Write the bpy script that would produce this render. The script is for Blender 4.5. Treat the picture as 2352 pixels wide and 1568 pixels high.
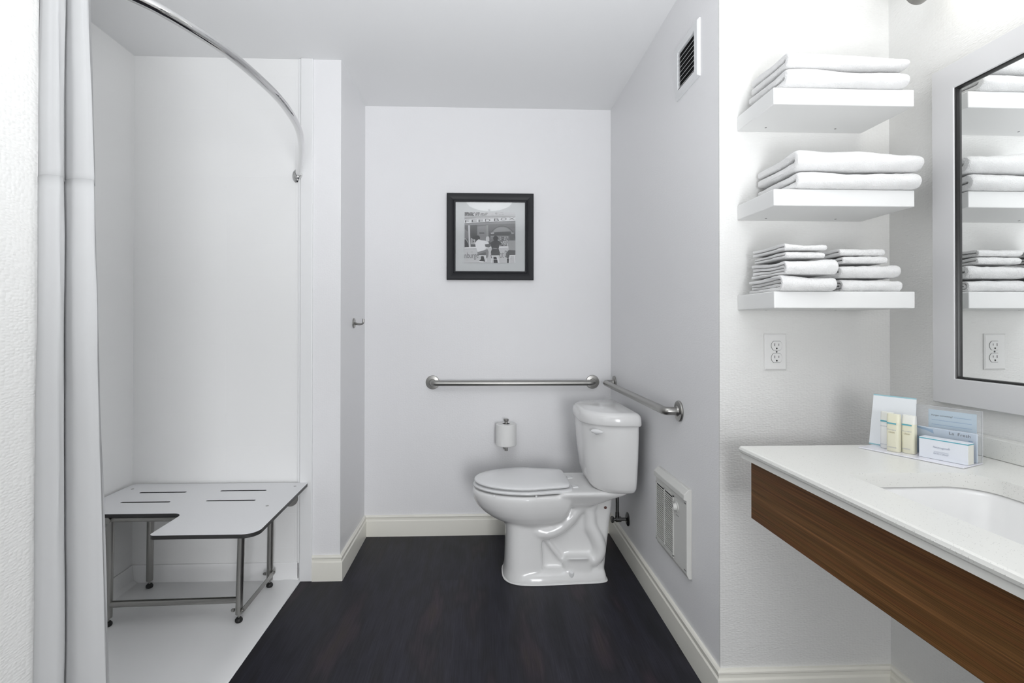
import bpy, bmesh, math, random
from mathutils import Vector, Matrix, noise
PI = math.pi
S = bpy.context.scene
C = S.collection
for o in list(bpy.data.objects): bpy.data.objects.remove(o)

# ------------------------------------------------------------------ camera, world, exposure
EYE = Vector((0, 0, 1.1859))
cam_d = bpy.data.cameras.new('camera'); cam = bpy.data.objects.new('camera', cam_d); C.objects.link(cam)
cam.location = EYE
yaw, pitch, roll = math.radians(2.199), math.radians(.3125), math.radians(.0407)
fw = Vector((math.sin(yaw)*math.cos(pitch), math.cos(yaw)*math.cos(pitch), math.sin(pitch)))
r0 = Vector((math.cos(yaw), -math.sin(yaw), 0)); u0 = r0.cross(fw)
rr = r0*math.cos(roll)+u0*math.sin(roll); uu = u0*math.cos(roll)-r0*math.sin(roll)
cam.rotation_euler = Matrix((rr, uu, -fw)).transposed().to_euler()
cam_d.sensor_width = 36; cam_d.lens = 1180.69*36/2352
cam_d.shift_x = (1176-1150.54)/2352; cam_d.shift_y = (743.38-784)/2352
cam_d.clip_start = .02
S.camera = cam
S.view_settings.view_transform = 'Standard'; S.view_settings.look = 'None'
S.view_settings.gamma = 1; S.view_settings.use_curve_mapping = False
S.view_settings.exposure = 0.08
w = bpy.data.worlds.new('world'); S.world = w; w.use_nodes = True
w.node_tree.nodes['Background'].inputs[0].default_value = (.8, .85, .9, 1)
w.node_tree.nodes['Background'].inputs[1].default_value = .0
CEIL_E, VAN_E, BOUNCE_E, FILL_E = 4.0, 2.5, 25.5, 22.0  # the last two drive the added fill lights
CEIL_COL = (.97, .98, 1.0); VAN_COL = (1.0, .985, .94)

# added unseen fill behind the camera: one towards shower, one bounced off ceiling
def area(name, loc, rot, sx, sy, e, col):
    l = bpy.data.lights.new(name, 'AREA'); l.shape = 'RECTANGLE'; l.size = sx; l.size_y = sy; l.energy = e; l.color = col
    o = bpy.data.objects.new(name, l); C.objects.link(o); o.location = loc; o.rotation_euler = rot
    return o
bl = area('bounce_fill', (.25, -.45, .80), (math.radians(150), 0, math.radians(14)), .9, .6, BOUNCE_E, (.96, .975, 1)); bl.data.spread = math.radians(105)
dl = area('room_fill', (.42, -1.50, .95), (math.radians(86), 0, math.radians(21)), .9, 1.2, FILL_E, (.97, .98, 1)); dl.data.spread = math.radians(110)

# ------------------------------------------------------------------ materials
MAT = {}
def mat(name, col, rough=.5, metal=0, spec=.5, bump=None, coat=0, trans=0, emit=None, estr=0, build=None, ior=1.45, sheen=0, sss=0):
    m = bpy.data.materials.new(name); m.use_nodes = True
    nt = m.node_tree; b = nt.nodes['Principled BSDF']
    b.inputs['Base Color'].default_value = (*col, 1); b.inputs['Roughness'].default_value = rough
    b.inputs['Metallic'].default_value = metal; b.inputs['Specular IOR Level'].default_value = spec
    b.inputs['Coat Weight'].default_value = coat; b.inputs['Transmission Weight'].default_value = trans
    b.inputs['IOR'].default_value = ior; b.inputs['Sheen Weight'].default_value = sheen
    if coat: b.inputs['Coat Roughness'].default_value = .03
    if emit: b.inputs['Emission Color'].default_value = (*emit, 1); b.inputs['Emission Strength'].default_value = estr
    if build: build(nt, b)
    MAT[name] = m
    return m
def N(nt, t, **k):
    n = nt.nodes.new(t)
    for a, v in k.items():
        if a.startswith('i_'): n.inputs[a[2:].replace('_', ' ')].default_value = v
        else: setattr(n, a, v)
    return n
def coords(nt, scale, wallmode=False):
    tc = N(nt, 'ShaderNodeNewGeometry'); out = tc.outputs['Position']
    if wallmode:   # (x+y, z) so that both wall directions carry the same pattern
        sp = N(nt, 'ShaderNodeSeparateXYZ'); nt.links.new(out, sp.inputs[0])
        ad = N(nt, 'ShaderNodeMath', operation='ADD'); nt.links.new(sp.outputs[0], ad.inputs[0]); nt.links.new(sp.outputs[1], ad.inputs[1])
        cb = N(nt, 'ShaderNodeCombineXYZ'); nt.links.new(ad.outputs[0], cb.inputs[0]); nt.links.new(sp.outputs[2], cb.inputs[1]); out = cb.outputs[0]
    mp = N(nt, 'ShaderNodeMapping'); mp.inputs['Scale'].default_value = scale; nt.links.new(out, mp.inputs[0])
    return mp.outputs[0]
def add_bump(nt, b, height, strength, dist):
    bp = N(nt, 'ShaderNodeBump'); bp.inputs['Strength'].default_value = strength; bp.inputs['Distance'].default_value = dist
    nt.links.new(height, bp.inputs['Height']); nt.links.new(bp.outputs[0], b.inputs['Normal'])
def ramp(nt, fac, stops):
    r = N(nt, 'ShaderNodeValToRGB'); e = r.color_ramp.elements
    e[0].position, e[0].color = stops[0][0], (*stops[0][1], 1); e[1].position, e[1].color = stops[-1][0], (*stops[-1][1], 1)
    for p, c in stops[1:-1]: x = e.new(p); x.color = (*c, 1)
    nt.links.new(fac, r.inputs[0]); return r.outputs[0]
def vinyl(st):
    def f(nt, b):
        v = coords(nt, (108, 185, 1), True)
        nz = N(nt, 'ShaderNodeTexNoise', i_Scale=.07, i_Detail=1.); nt.links.new(v, nz.inputs['Vector'])
        mx = N(nt, 'ShaderNodeVectorMath', operation='MULTIPLY_ADD'); mx.inputs[1].default_value = (1.2, 5.0, 0)
        nt.links.new(nz.outputs['Color'], mx.inputs[0]); nt.links.new(v, mx.inputs[2])
        vo = N(nt, 'ShaderNodeTexVoronoi', feature='SMOOTH_F1', i_Scale=1., i_Smoothness=.25, i_Randomness=.6); nt.links.new(mx.outputs[0], vo.inputs['Vector'])
        add_bump(nt, b, vo.outputs['Distance'], st, -.0011)
    return f
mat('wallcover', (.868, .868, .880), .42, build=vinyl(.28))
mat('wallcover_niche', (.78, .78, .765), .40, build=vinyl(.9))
def paint(nt, b):
    v = coords(nt, (260, 260, 260)); nz = N(nt, 'ShaderNodeTexNoise', i_Scale=1., i_Detail=2.); nt.links.new(v, nz.inputs['Vector'])
    add_bump(nt, b, nz.outputs['Fac'], .12, .001)
mat('ceiling_paint', (.87, .875, .88), .7, build=paint)
mat('trim_paint', (.88, .865, .79), .3, build=lambda nt, b: paint(nt, b))
mat('white_trim', (.87, .875, .88), .35)
def surround(nt, b):
    v = coords(nt, (1, 1, 1), True)
    br = N(nt, 'ShaderNodeTexBrick', i_Scale=1., i_Mortar_Size=.0016, i_Brick_Width=.314, i_Row_Height=.157, i_Mortar_Smooth=.4); br.offset = 0
    nt.links.new(v, br.inputs['Vector']); add_bump(nt, b, br.outputs['Fac'], .18, -.0015)
mat('shower_surround', (.915, .918, .915), .22, build=surround)
mat('tray_white', (.93, .933, .935), .3)
def floorb(nt, b):
    v = coords(nt, (1, 1, 1))
    sp = N(nt, 'ShaderNodeSeparateXYZ'); nt.links.new(v, sp.inputs[0])
    cb = N(nt, 'ShaderNodeCombineXYZ'); nt.links.new(sp.outputs[1], cb.inputs[0]); nt.links.new(sp.outputs[0], cb.inputs[1])
    br = N(nt, 'ShaderNodeTexBrick', i_Scale=1., i_Mortar_Size=.0006, i_Brick_Width=.92, i_Row_Height=.102, i_Mortar_Smooth=.2); br.offset = .37
    br.inputs['Color1'].default_value = (0, 0, 0, 1); br.inputs['Color2'].default_value = (1, 1, 1, 1); br.inputs['Mortar'].default_value = (.5, .5, .5, 1)
    nt.links.new(cb.outputs[0], br.inputs['Vector'])
    mp = N(nt, 'ShaderNodeMapping'); mp.inputs['Scale'].default_value = (8, 1.7, 1); nt.links.new(v, mp.inputs[0])
    n1 = N(nt, 'ShaderNodeTexNoise', i_Scale=1., i_Detail=3.); nt.links.new(mp.outputs[0], n1.inputs['Vector'])
    mp2 = N(nt, 'ShaderNodeMapping'); mp2.inputs['Scale'].default_value = (260, 7, 1); nt.links.new(v, mp2.inputs[0])
    n2 = N(nt, 'ShaderNodeTexNoise', i_Scale=1., i_Detail=4.); nt.links.new(mp2.outputs[0], n2.inputs['Vector'])
    tone = ramp(nt, n1.outputs['Fac'], [(.3, (.011, .012, .016)), (.46, (.022, .022, .031)), (.55, (.016, .016, .020)), (.63, (.031, .024, .031)), (.75, (.034, .028, .023))])
    mb = N(nt, 'ShaderNodeMix', data_type='RGBA', blend_type='MULTIPLY'); mb.inputs[0].default_value = .55
    nt.links.new(tone, mb.inputs[6]); nt.links.new(ramp(nt, n2.outputs['Fac'], [(.3, (.45, .45, .45)), (.7, (1.5, 1.5, 1.5))]), mb.inputs[7])
    m2 = N(nt, 'ShaderNodeMix', data_type='RGBA', blend_type='MULTIPLY'); m2.inputs[0].default_value = .5
    nt.links.new(mb.outputs[2], m2.inputs[6]); nt.links.new(ramp(nt, br.outputs['Color'], [(0, (.7, .7, .75)), (1, (1.35, 1.25, 1.25))]), m2.inputs[7])
    nt.links.new(m2.outputs[2], b.inputs['Base Color']); add_bump(nt, b, n2.outputs['Fac'], .12, .001)
mat('plank_floor', (.02, .02, .024), .45, spec=.28, build=floorb)
mat('porcelain', (.84, .84, .835), .17, coat=.25)
mat('seat_plastic', (.84, .845, .85), .2)
mat('caulk', (.85, .85, .84), .4)
mat('plug', (.12, .05, .04), .5)
def brushed(nt, b):
    v = coords(nt, (500, 500, 60)); nz = N(nt, 'ShaderNodeTexNoise', i_Scale=1., i_Detail=2.); nt.links.new(v, nz.inputs['Vector'])
    add_bump(nt, b, nz.outputs['Fac'], .1, .0006)
mat('brushed_steel', (.36, .355, .34), .33, 1, build=brushed)
mat('chrome', (.70, .70, .70), .05, 1)
mat('dark_chrome', (.16, .16, .16), .25, 1)
mat('black_rubber', (.012, .012, .012), .5)
mat('phenolic_top', (.84, .845, .86), .35)
mat('phenolic_edge', (.035, .035, .035), .4)
mat('dark_gap', (.01, .01, .01), .8)
mat('dark_grey', (.10, .10, .10), .6)  # even dark grey of screws, marks, gap lines and roll core
mat('shelf_white', (.80, .805, .80), .35)
mat('frame_black', (.016, .017, .020), .42, spec=.3)
mat('mat_board', (.68, .70, .705), .8)
mat('vent_white', (.80, .81, .82), .35)
mat('heater_cream', (.66, .66, .635), .4)
mat('plate_white', (.80, .80, .79), .3)
mat('mirror_frame', (.70, .70, .71), .3, .1)
mat('mirror_liner', (.02, .02, .02), .3)
mat('mirror_glass', (.93, .94, .94), .0, 1)
mat('paper_white', (.86, .86, .85), .9, sheen=.3)
def towelb(nt, b):
    v = coords(nt, (420, 420, 420)); nz = N(nt, 'ShaderNodeTexNoise', i_Scale=1., i_Detail=2.); nt.links.new(v, nz.inputs['Vector'])
    add_bump(nt, b, nz.outputs['Fac'], .7, .004)
mat('terry', (.83, .83, .83), .95, spec=.1, sheen=.25, build=towelb)
def quartz(nt, b):
    v = coords(nt, (330, 330, 330))
    vo = N(nt, 'ShaderNodeTexVoronoi', i_Scale=1.); nt.links.new(v, vo.inputs['Vector'])
    sp = N(nt, 'ShaderNodeSeparateColor'); nt.links.new(vo.outputs['Color'], sp.inputs[0])
    lt = N(nt, 'ShaderNodeMath', operation='LESS_THAN'); lt.inputs[1].default_value = .28; nt.links.new(vo.outputs['Distance'], lt.inputs[0])
    gt = N(nt, 'ShaderNodeMath', operation='GREATER_THAN'); gt.inputs[1].default_value = .83; nt.links.new(sp.outputs[0], gt.inputs[0])
    mu = N(nt, 'ShaderNodeMath', operation='MULTIPLY'); nt.links.new(lt.outputs[0], mu.inputs[0]); nt.links.new(gt.outputs[0], mu.inputs[1])
    nt.links.new(ramp(nt, mu.outputs[0], [(0, (.78, .78, .75)), (1, (.58, .58, .55))]), b.inputs['Base Color'])
mat('quartz', (.78, .78, .76), .28, build=quartz)
def walnut(nt, b):
    v = coords(nt, (1, 1, 1))
    def nz(sc, det, dist=0.):
        mp = N(nt, 'ShaderNodeMapping'); mp.inputs['Scale'].default_value = sc; nt.links.new(v, mp.inputs[0])
        n = N(nt, 'ShaderNodeTexNoise', i_Scale=1., i_Detail=det, i_Distortion=dist); nt.links.new(mp.outputs[0], n.inputs['Vector']); return n.outputs['Fac']
    a = nz((3, .8, 60), 4, .5); f = nz((4, 4, 600), 4)
    base = ramp(nt, a, [(.3, (.075, .034, .011)), (.45, (.150, .064, .022)), (.55, (.105, .052, .016)), (.7, (.20, .092, .034))])
    m = N(nt, 'ShaderNodeMix', data_type='RGBA', blend_type='MULTIPLY'); m.inputs[0].default_value = .8
    nt.links.new(base, m.inputs[6]); nt.links.new(ramp(nt, f, [(.3, (.55, .55, .55)), (.7, (1.5, 1.5, 1.5))]), m.inputs[7])
    nt.links.new(m.outputs[2], b.inputs['Base Color'])
mat('walnut', (.1, .05, .02), .5, spec=.22, build=walnut)
def curtain_mat(name, alpha_tr):
    m = bpy.data.materials.new(name); m.use_nodes = True; nt = m.node_tree; b = nt.nodes['Principled BSDF']
    b.inputs['Base Color'].default_value = (.64, .645, .65, 1); b.inputs['Roughness'].default_value = .6
    tr = N(nt, 'ShaderNodeBsdfTranslucent'); tr.inputs[0].default_value = (.64, .645, .65, 1)
    tp = N(nt, 'ShaderNodeBsdfTransparent')
    m1 = N(nt, 'ShaderNodeMixShader'); m1.inputs[0].default_value = .4; nt.links.new(b.outputs[0], m1.inputs[1]); nt.links.new(tr.outputs[0], m1.inputs[2])
    m2 = N(nt, 'ShaderNodeMixShader'); m2.inputs[0].default_value = alpha_tr; nt.links.new(m1.outputs[0], m2.inputs[1]); nt.links.new(tp.outputs[0], m2.inputs[2])
    nt.links.new(m2.outputs[0], nt.nodes['Material Output'].inputs[0])
    v = coords(nt, (7, 7, 4)); nz = N(nt, 'ShaderNodeTexNoise', i_Scale=1., i_Detail=3.); nt.links.new(v, nz.inputs['Vector'])
    add_bump(nt, b, nz.outputs['Fac'], .25, .02)
    MAT[name] = m
curtain_mat('curtain_sheer', .12); curtain_mat('curtain_cloth', .0)
def clear(name, col, tint=.06, ior=1.45):
    m = bpy.data.materials.new(name); m.use_nodes = True; nt = m.node_tree
    nt.nodes.remove(nt.nodes['Principled BSDF'])
    tp = N(nt, 'ShaderNodeBsdfTransparent'); df = N(nt, 'ShaderNodeBsdfDiffuse'); df.inputs[0].default_value = (*col, 1)
    gl = N(nt, 'ShaderNodeBsdfGlossy'); gl.inputs['Roughness'].default_value = .02
    m1 = N(nt, 'ShaderNodeMixShader'); m1.inputs[0].default_value = tint; nt.links.new(tp.outputs[0], m1.inputs[1]); nt.links.new(df.outputs[0], m1.inputs[2])
    fn = N(nt, 'ShaderNodeFresnel'); fn.inputs[0].default_value = ior
    m2 = N(nt, 'ShaderNodeMixShader'); nt.links.new(fn.outputs[0], m2.inputs[0]); nt.links.new(m1.outputs[0], m2.inputs[1]); nt.links.new(gl.outputs[0], m2.inputs[2])
    nt.links.new(m2.outputs[0], nt.nodes['Material Output'].inputs[0]); MAT[name] = m
clear('picture_glass', (.9, .95, 1), .02); clear('acrylic', (.88, .93, 1.0), .10, 1.22); clear('acrylic_edge', (.92, .92, .98), .25, 1.25)
mat('cream_bottle', (.80, .78, .62), .35); mat('bottle_cap', (.83, .83, .78), .35); mat('white_bottle', (.88, .89, .88), .35)
mat('teal', (.13, .42, .50), .5); mat('pale_teal', (.35, .60, .66), .5)
mat('card_white', (.86, .89, .92), .5); mat('card_blue', (.70, .84, .94), .5); mat('card_mid', (.36, .54, .76), .5)
mat('acrylic_base', (.80, .80, .86), .15); mat('packet_blue', (.74, .84, .95), .5); mat('box_white', (.78, .81, .86), .45); mat('box_cream', (.84, .84, .78), .45)
mat('ink_grey', (.36, .39, .48), .6); mat('ink_tan', (.42, .36, .20), .6); mat('ink_black', (.02, .02, .03), .6)
mat('lamp_glass', (.9, .9, .88), .4, emit=VAN_COL, estr=VAN_E)
mat('dome_glass', (.9, .9, .9), .4, emit=CEIL_COL, estr=CEIL_E)
def grey(v):
    n = 'print_grey_%d' % v
    if n not in MAT: u = v+max(0, v-120)*.28; l = ((u/255+.055)/1.055)**2.4; mat(n, (l, l*1.005, l*1.02), .6)
    return n

# ------------------------------------------------------------------ mesh building
class MB:
    def __init__(s): s.v = []; s.f = []; s.m = []; s.mi = 0
    def add(s, vs, fs):
        n = len(s.v); s.v += [Vector(a) for a in vs]; s.f += [[n+i for i in f] for f in fs]; s.m += [s.mi]*len(fs); return s
    def box(s, a, b):
        x0, x1 = sorted((a[0], b[0])); y0, y1 = sorted((a[1], b[1])); z0, z1 = sorted((a[2], b[2]))
        return s.add([(x0,y0,z0),(x1,y0,z0),(x1,y1,z0),(x0,y1,z0),(x0,y0,z1),(x1,y0,z1),(x1,y1,z1),(x0,y1,z1)],
                     [(0,3,2,1),(4,5,6,7),(0,1,5,4),(1,2,6,5),(2,3,7,6),(3,0,4,7)])
    def loft(s, loops, cap=True, closed=False):
        n = len(loops[0]); vs = [p for l in loops for p in l]; fs = []
        for k in range(len(loops)-(0 if closed else 1)):
            a, b = k*n, ((k+1) % len(loops))*n
            for i in range(n): fs.append((a+i, a+(i+1) % n, b+(i+1) % n, b+i))
        if cap and not closed: fs += [tuple(range(n))[::-1], tuple(range((len(loops)-1)*n, len(loops)*n))]
        return s.add(vs, fs)
    def tube(s, pts, r, n=16, cap=True):
        pts = [Vector(p) for p in pts]; rs = r if isinstance(r, (list, tuple)) else [r]*len(pts); loops = []
        t0 = (pts[1]-pts[0]).normalized(); up = Vector((0,0,1)) if abs(t0.z) < .9 else Vector((1,0,0)); nx = t0.cross(up).normalized()
        for i, p in enumerate(pts):
            t = (pts[min(i+1, len(pts)-1)]-pts[max(i-1, 0)]).normalized(); nx = (nx-t*nx.dot(t)).normalized(); ny = t.cross(nx)
            loops.append([p+(nx*math.cos(a)+ny*math.sin(a))*rs[i] for a in [2*PI*k/n for k in range(n)]])
        return s.loft(loops, cap)
    def lathe(s, c, axis, prof, n=32, sc=(1, 1)):   # prof: (distance along axis, radius)
        ax = Vector(axis).normalized(); up = Vector((0,0,1)) if abs(ax.z) < .9 else Vector((1,0,0)); e1 = ax.cross(up).normalized(); e2 = ax.cross(e1)
        return s.loft([[Vector(c)+ax*d+(e1*math.cos(2*PI*k/n)*sc[0]+e2*math.sin(2*PI*k/n)*sc[1])*max(r, 1e-5) for k in range(n)] for d, r in prof])
    def prism(s, pts, a, b):   # pts: planar loop of 3D points, extruded from offset a to offset b (vectors)
        return s.loft([[Vector(p)+Vector(a) for p in pts], [Vector(p)+Vector(b) for p in pts]])
    def mesh(s, name, mats, smooth=40):
        me = bpy.data.meshes.new(name); me.from_pydata([tuple(v) for v in s.v], [], s.f)
        for m in (mats if isinstance(mats, (list, tuple)) else [mats]): me.materials.append(MAT[m])
        me.polygons.foreach_set('material_index', s.m)
        bm = bmesh.new(); bm.from_mesh(me); bmesh.ops.recalc_face_normals(bm, faces=bm.faces); bm.to_mesh(me); bm.free()
        if smooth:
            me.polygons.foreach_set('use_smooth', [True]*len(me.polygons)); me.set_sharp_from_angle(angle=math.radians(smooth))
        me.update(); return me
ROOT = {}
def obj(name, mb, mats, parent=None, smooth=40, bevel=0, seg=2, local=False, label=None):
    me = mb.mesh(name, mats, smooth)
    if parent is not None and not local: me.transform(ROOT[parent.name].inverted())
    o = bpy.data.objects.new(name, me); C.objects.link(o)
    if parent is not None: o.parent = parent; ROOT[o.name] = ROOT[parent.name]
    else: ROOT[o.name] = Matrix()
    if bevel:
        b = o.modifiers.new('bevel', 'BEVEL'); b.width = bevel; b.segments = seg; b.limit_method = 'ANGLE'; b.angle_limit = math.radians(35); b.harden_normals = False
    if label: o['label'] = label
    return o
def thing(name, label, cat, loc, rz=0, group=None):
    o = bpy.data.objects.new(name, None); C.objects.link(o); o.location = loc; o.rotation_euler = (0, 0, rz); o.empty_display_size = .05
    ROOT[o.name] = Matrix.Translation(Vector(loc)) @ Matrix.Rotation(rz, 4, 'Z')
    return tag(o, label, cat, group)
def tag(o, label, cat, group=None):
    o['label'] = label; o['category'] = cat
    if group: o['group'] = group
    return o
def struct(name, mb, m, **k):
    o = obj(name, mb, m, **k); o['kind'] = 'structure'; return o
def chaikin(p, n=2, closed=False):
    p = [Vector(a) for a in p]
    for _ in range(n):
        q = [] if closed else [p[0]]
        for i in range(len(p)-(0 if closed else 1)):
            a, b = p[i], p[(i+1) % len(p)]; q += [a*.75+b*.25, a*.25+b*.75]
        if not closed: q.append(p[-1])
        p = q
    return p
def catmull(p, k=8):
    p = [Vector(a) for a in p]; q = []
    P = [p[0]*2-p[1]]+p+[p[-1]*2-p[-2]]
    for i in range(1, len(P)-2):
        for j in range(k):
            t = j/k; a, b, c, d = P[i-1:i+3]
            q.append(.5*((2*b)+(c-a)*t+(2*a-5*b+4*c-d)*t*t+(3*b-a-3*c+d)*t**3))
    return q+[p[-1]]
def fillet(pts, radii, z=0, n=6):   # rounded polygon in XY
    out = []; m = len(pts)
    for i in range(m):
        p = Vector(pts[i]); a = (Vector(pts[i-1])-p).normalized(); b = (Vector(pts[(i+1) % m])-p).normalized(); r = radii[i] if isinstance(radii, (list, tuple)) else radii
        if r <= 0: out.append(Vector((p.x, p.y, z))); continue
        ang = math.acos(max(-1, min(1, a.dot(b)))); d = r/math.tan(ang/2); s, e = p+a*d, p+b*d
        c = p+(a+b).normalized()*(r/math.sin(ang/2)); a0 = math.atan2((s-c).y, (s-c).x); a1 = math.atan2((e-c).y, (e-c).x)
        da = (a1-a0+PI) % (2*PI)-PI
        for k in range(n+1): t = a0+da*k/n; out.append(Vector((c.x+r*math.cos(t), c.y+r*math.sin(t), z)))
    return out
def text(name, s, org, ex, ey, wid, hei, m, parent, sx_only=False, local=False):
    """lettering as a thin mesh: org = lower left, ex/ey = unit directions, fitted into wid x hei"""
    cu = bpy.data.curves.new(name, 'FONT'); cu.body = s; cu.size = 1; cu.resolution_u = 3
    t = bpy.data.objects.new(name, cu); C.objects.link(t); bpy.context.view_layer.update()
    me = bpy.data.meshes.new_from_object(t.evaluated_get(bpy.context.evaluated_depsgraph_get()))
    bpy.data.objects.remove(t); bpy.data.curves.remove(cu)
    xs = [v.co.x for v in me.vertices]; ys = [v.co.y for v in me.vertices]; x0, x1, y0, y1 = min(xs), max(xs), min(ys), max(ys)
    ex, ey, org = Vector(ex), Vector(ey), Vector(org)
    for v in me.vertices: v.co = org+ex*((v.co.x-x0)/(x1-x0)*wid)+ey*((v.co.y-y0)/(y1-y0)*hei)
    me.materials.clear(); me.materials.append(MAT[m])
    if not local: me.transform(ROOT[parent.name].inverted())
    o = bpy.data.objects.new(name, me); C.objects.link(o); o.parent = parent
    return o

# ------------------------------------------------------------------ room shell
H = 2.44; D = 2.945; XR = .749; XL = -.66; DN = 2.442; XS = -1.608; XM = 1.30; YN = 1.588; XE = -.844; YF = -1.6; XW = -.86; YW = 1.03
struct('floor', MB().box((XS-.1, YF-.1, -.05), (XM+.1, D+.1, 0)), 'plank_floor', smooth=0)
struct('ceiling', MB().box((XS-.1, YF-.1, H), (XM+.1, D+.1, H+.05)), 'ceiling_paint', smooth=0)
struct('wall_back', MB().box((XL-.02, D, 0), (XR+.1, D+.1, H)), 'wallcover', smooth=0)
struct('wall_right', MB().box((XR, YN+.006, 0), (XR+.1, D, H)), 'wallcover', smooth=0)
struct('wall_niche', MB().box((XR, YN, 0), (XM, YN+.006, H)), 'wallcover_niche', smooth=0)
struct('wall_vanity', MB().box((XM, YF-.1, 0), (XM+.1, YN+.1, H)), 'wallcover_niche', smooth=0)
fr = MB()   # wall behind the camera
fr.box((XW-.1, YF-.1, 0), (XM, YF, H))
struct('wall_front', fr, 'wallcover', smooth=0)
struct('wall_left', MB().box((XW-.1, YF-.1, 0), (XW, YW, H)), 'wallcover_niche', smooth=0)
struct('wall_shower_near', MB().box((XS-.1, YW-.1, 0), (XW-.1, YW, H)), 'shower_surround', smooth=0)
struct('wall_shower_left', MB().box((XS-.1, YW, 0), (XS, DN+.1, H)), 'shower_surround', smooth=0)
struct('wall_shower_back', MB().box((XS, DN, 0), (XE, DN+.1, H)), 'shower_surround', smooth=0)
struct('wall_recess', MB().box((XE, DN, 0), (XL, D, H)), 'wallcover', smooth=0)
struct('trim_1', MB().box((XE, DN-.014, 0), (-.787, DN, H)), 'white_trim', smooth=0, bevel=.004, seg=3)
struct('trim_2', MB().box((XE-.012, DN-.006, .012), (XE-.002, DN, H)), 'white_trim', smooth=0, bevel=.002)
BP = [(0,0),(.014,0),(.014,.084),(.0135,.087),(.009,.092),(.0085,.102),(.012,.106),(.012,.111),(.008,.1165),(0,.1175)]
def base(name, p0, p1, nrm, m0, m1):
    p0, p1, n = Vector((*p0, 0)), Vector((*p1, 0)), Vector((*nrm, 0)); d = (p1-p0).normalized()
    struct(name, MB().loft([[p0+n*a-d*a*m0+Vector((0,0,z)) for a, z in BP], [p1+n*a+d*a*m1+Vector((0,0,z)) for a, z in BP]]), 'trim_paint', smooth=25)
base('baseboard_back', (XL, D), (XR, D), (0,-1), -1, -1)
base('baseboard_recess', (XL, DN), (XL, D), (1,0), 1, -1)
base('baseboard_stub', (-.787, DN), (XL, DN), (0,-1), 0, 1)
base('baseboard_right', (XR, YN), (XR, D), (-1,0), 1, -1)
base('baseboard_niche', (XR, YN), (XM, YN), (0,-1), 1, -1)
base('baseboard_vanity', (XM, YF), (XM, YN), (-1,0), 0, -1)
base('baseboard_left', (XW, YF), (XW, YW-.02), (1,0), 0, 0)

# shower tray with a low lip along the dark floor
tr = MB(); prof = [(XS, 0), (XS, .087), (XS+.006, .087), (XS+.012, .02), (XS+.03, .006), (-1.0, .005), (-.93, .006), (-.915, .009), (-.862, .008), (XE+.004, .004), (XE+.006, 0)]
tr.loft([[(x, y, z) for x, z in prof] for y in (YW, DN-.006)])
tr.box((XS, DN-.006, 0), (XE-.004, DN, .087))
tag(obj('shower_tray', tr, 'tray_white', smooth=50, bevel=.003), 'white glossy roll-in shower tray under the folding bench', 'shower tray')
# ------------------------------------------------------------------ curtain rod and curtain
RZ = 1.89
rodp = catmull([(-.86,DN,RZ),(-.802,2.30,RZ),(-.737,2.13,RZ),(-.682,1.97,RZ),(-.645,1.82,RZ),(-.626,1.64,RZ),(-.632,1.49,RZ),(-.656,1.33,RZ),(-.702,1.195,RZ),(-.742,1.125,RZ),(-.795,1.068,RZ),(-.885,YW,RZ)], 8)
rd = thing('curtain_rod', 'curved chrome shower curtain rod bowing out over the shower opening', 'curtain rod', (-.86, DN, RZ))
obj('rod', MB().tube(rodp, .0125, 20), 'chrome', rd)
f1 = MB().lathe((-.866, DN, RZ), (0,-1,0), [(0,0),(0,.026),(.004,.027),(.008,.024),(.011,.018),(.011,0)], 28, (.7, 1.15)).lathe(rodp[0]-(rodp[2]-rodp[0]).normalized()*.0, rodp[2]-rodp[0], [(.004,0),(.004,.0185),(.026,.0185),(.030,.0150),(.046,.0150),(.047,.0135),(.047,0)], 28)
obj('end_flange', f1, 'chrome', rd)
obj('end_flange', MB().lathe((-.885, YW, RZ), (0,1,0), [(0,0),(0,.030),(.004,.031),(.009,.027),(.012,.02),(.03,.019),(.034,.0145),(.04,.0145),(.04,0)], 28, (.7, 1.15)), 'chrome', rd)
cur = thing('shower_curtain', 'white fabric shower curtain bunched at the left end of the rod', 'shower curtain', (-.80, 1.04, .06))
CP = [(-0.874, -0.874, 1.05), (-0.86, -0.865, 1.035), (-0.85, -0.86, 1.026), (-0.835, -0.847, 1.018), (-0.822, -0.828, 1.02), (-0.814, -0.81, 1.026), (-0.817, -0.811, 1.036), (-0.829, -0.822, 1.05), (-0.824, -0.814, 1.05), (-0.805, -0.789, 1.043), (-0.79, -0.762, 1.043), (-0.783, -0.744, 1.048), (-0.787, -0.743, 1.058), (-0.797, -0.752, 1.068), (-0.819, -0.787, 1.074), (-0.865, -0.841, 1.078), (-0.896, -0.88, 1.084), (-0.906, -0.893, 1.094), (-0.873, -0.857, 1.098), (-0.829, -0.795, 1.098), (-0.825, -0.782, 1.106), (-0.837, -0.794, 1.116), (-0.89, -0.865, 1.12), (-0.927, -0.914, 1.126), (-0.931, -0.922, 1.138), (-0.888, -0.853, 1.14), (-0.856, -0.816, 1.142)]
def cpath(z):   # plan of the bunched folds; they spread a little towards the floor
    k = (1.85-z)/1.35
    return catmull([(a+(b-a)*k, y, z) for a, b, y in CP], 4)
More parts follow.
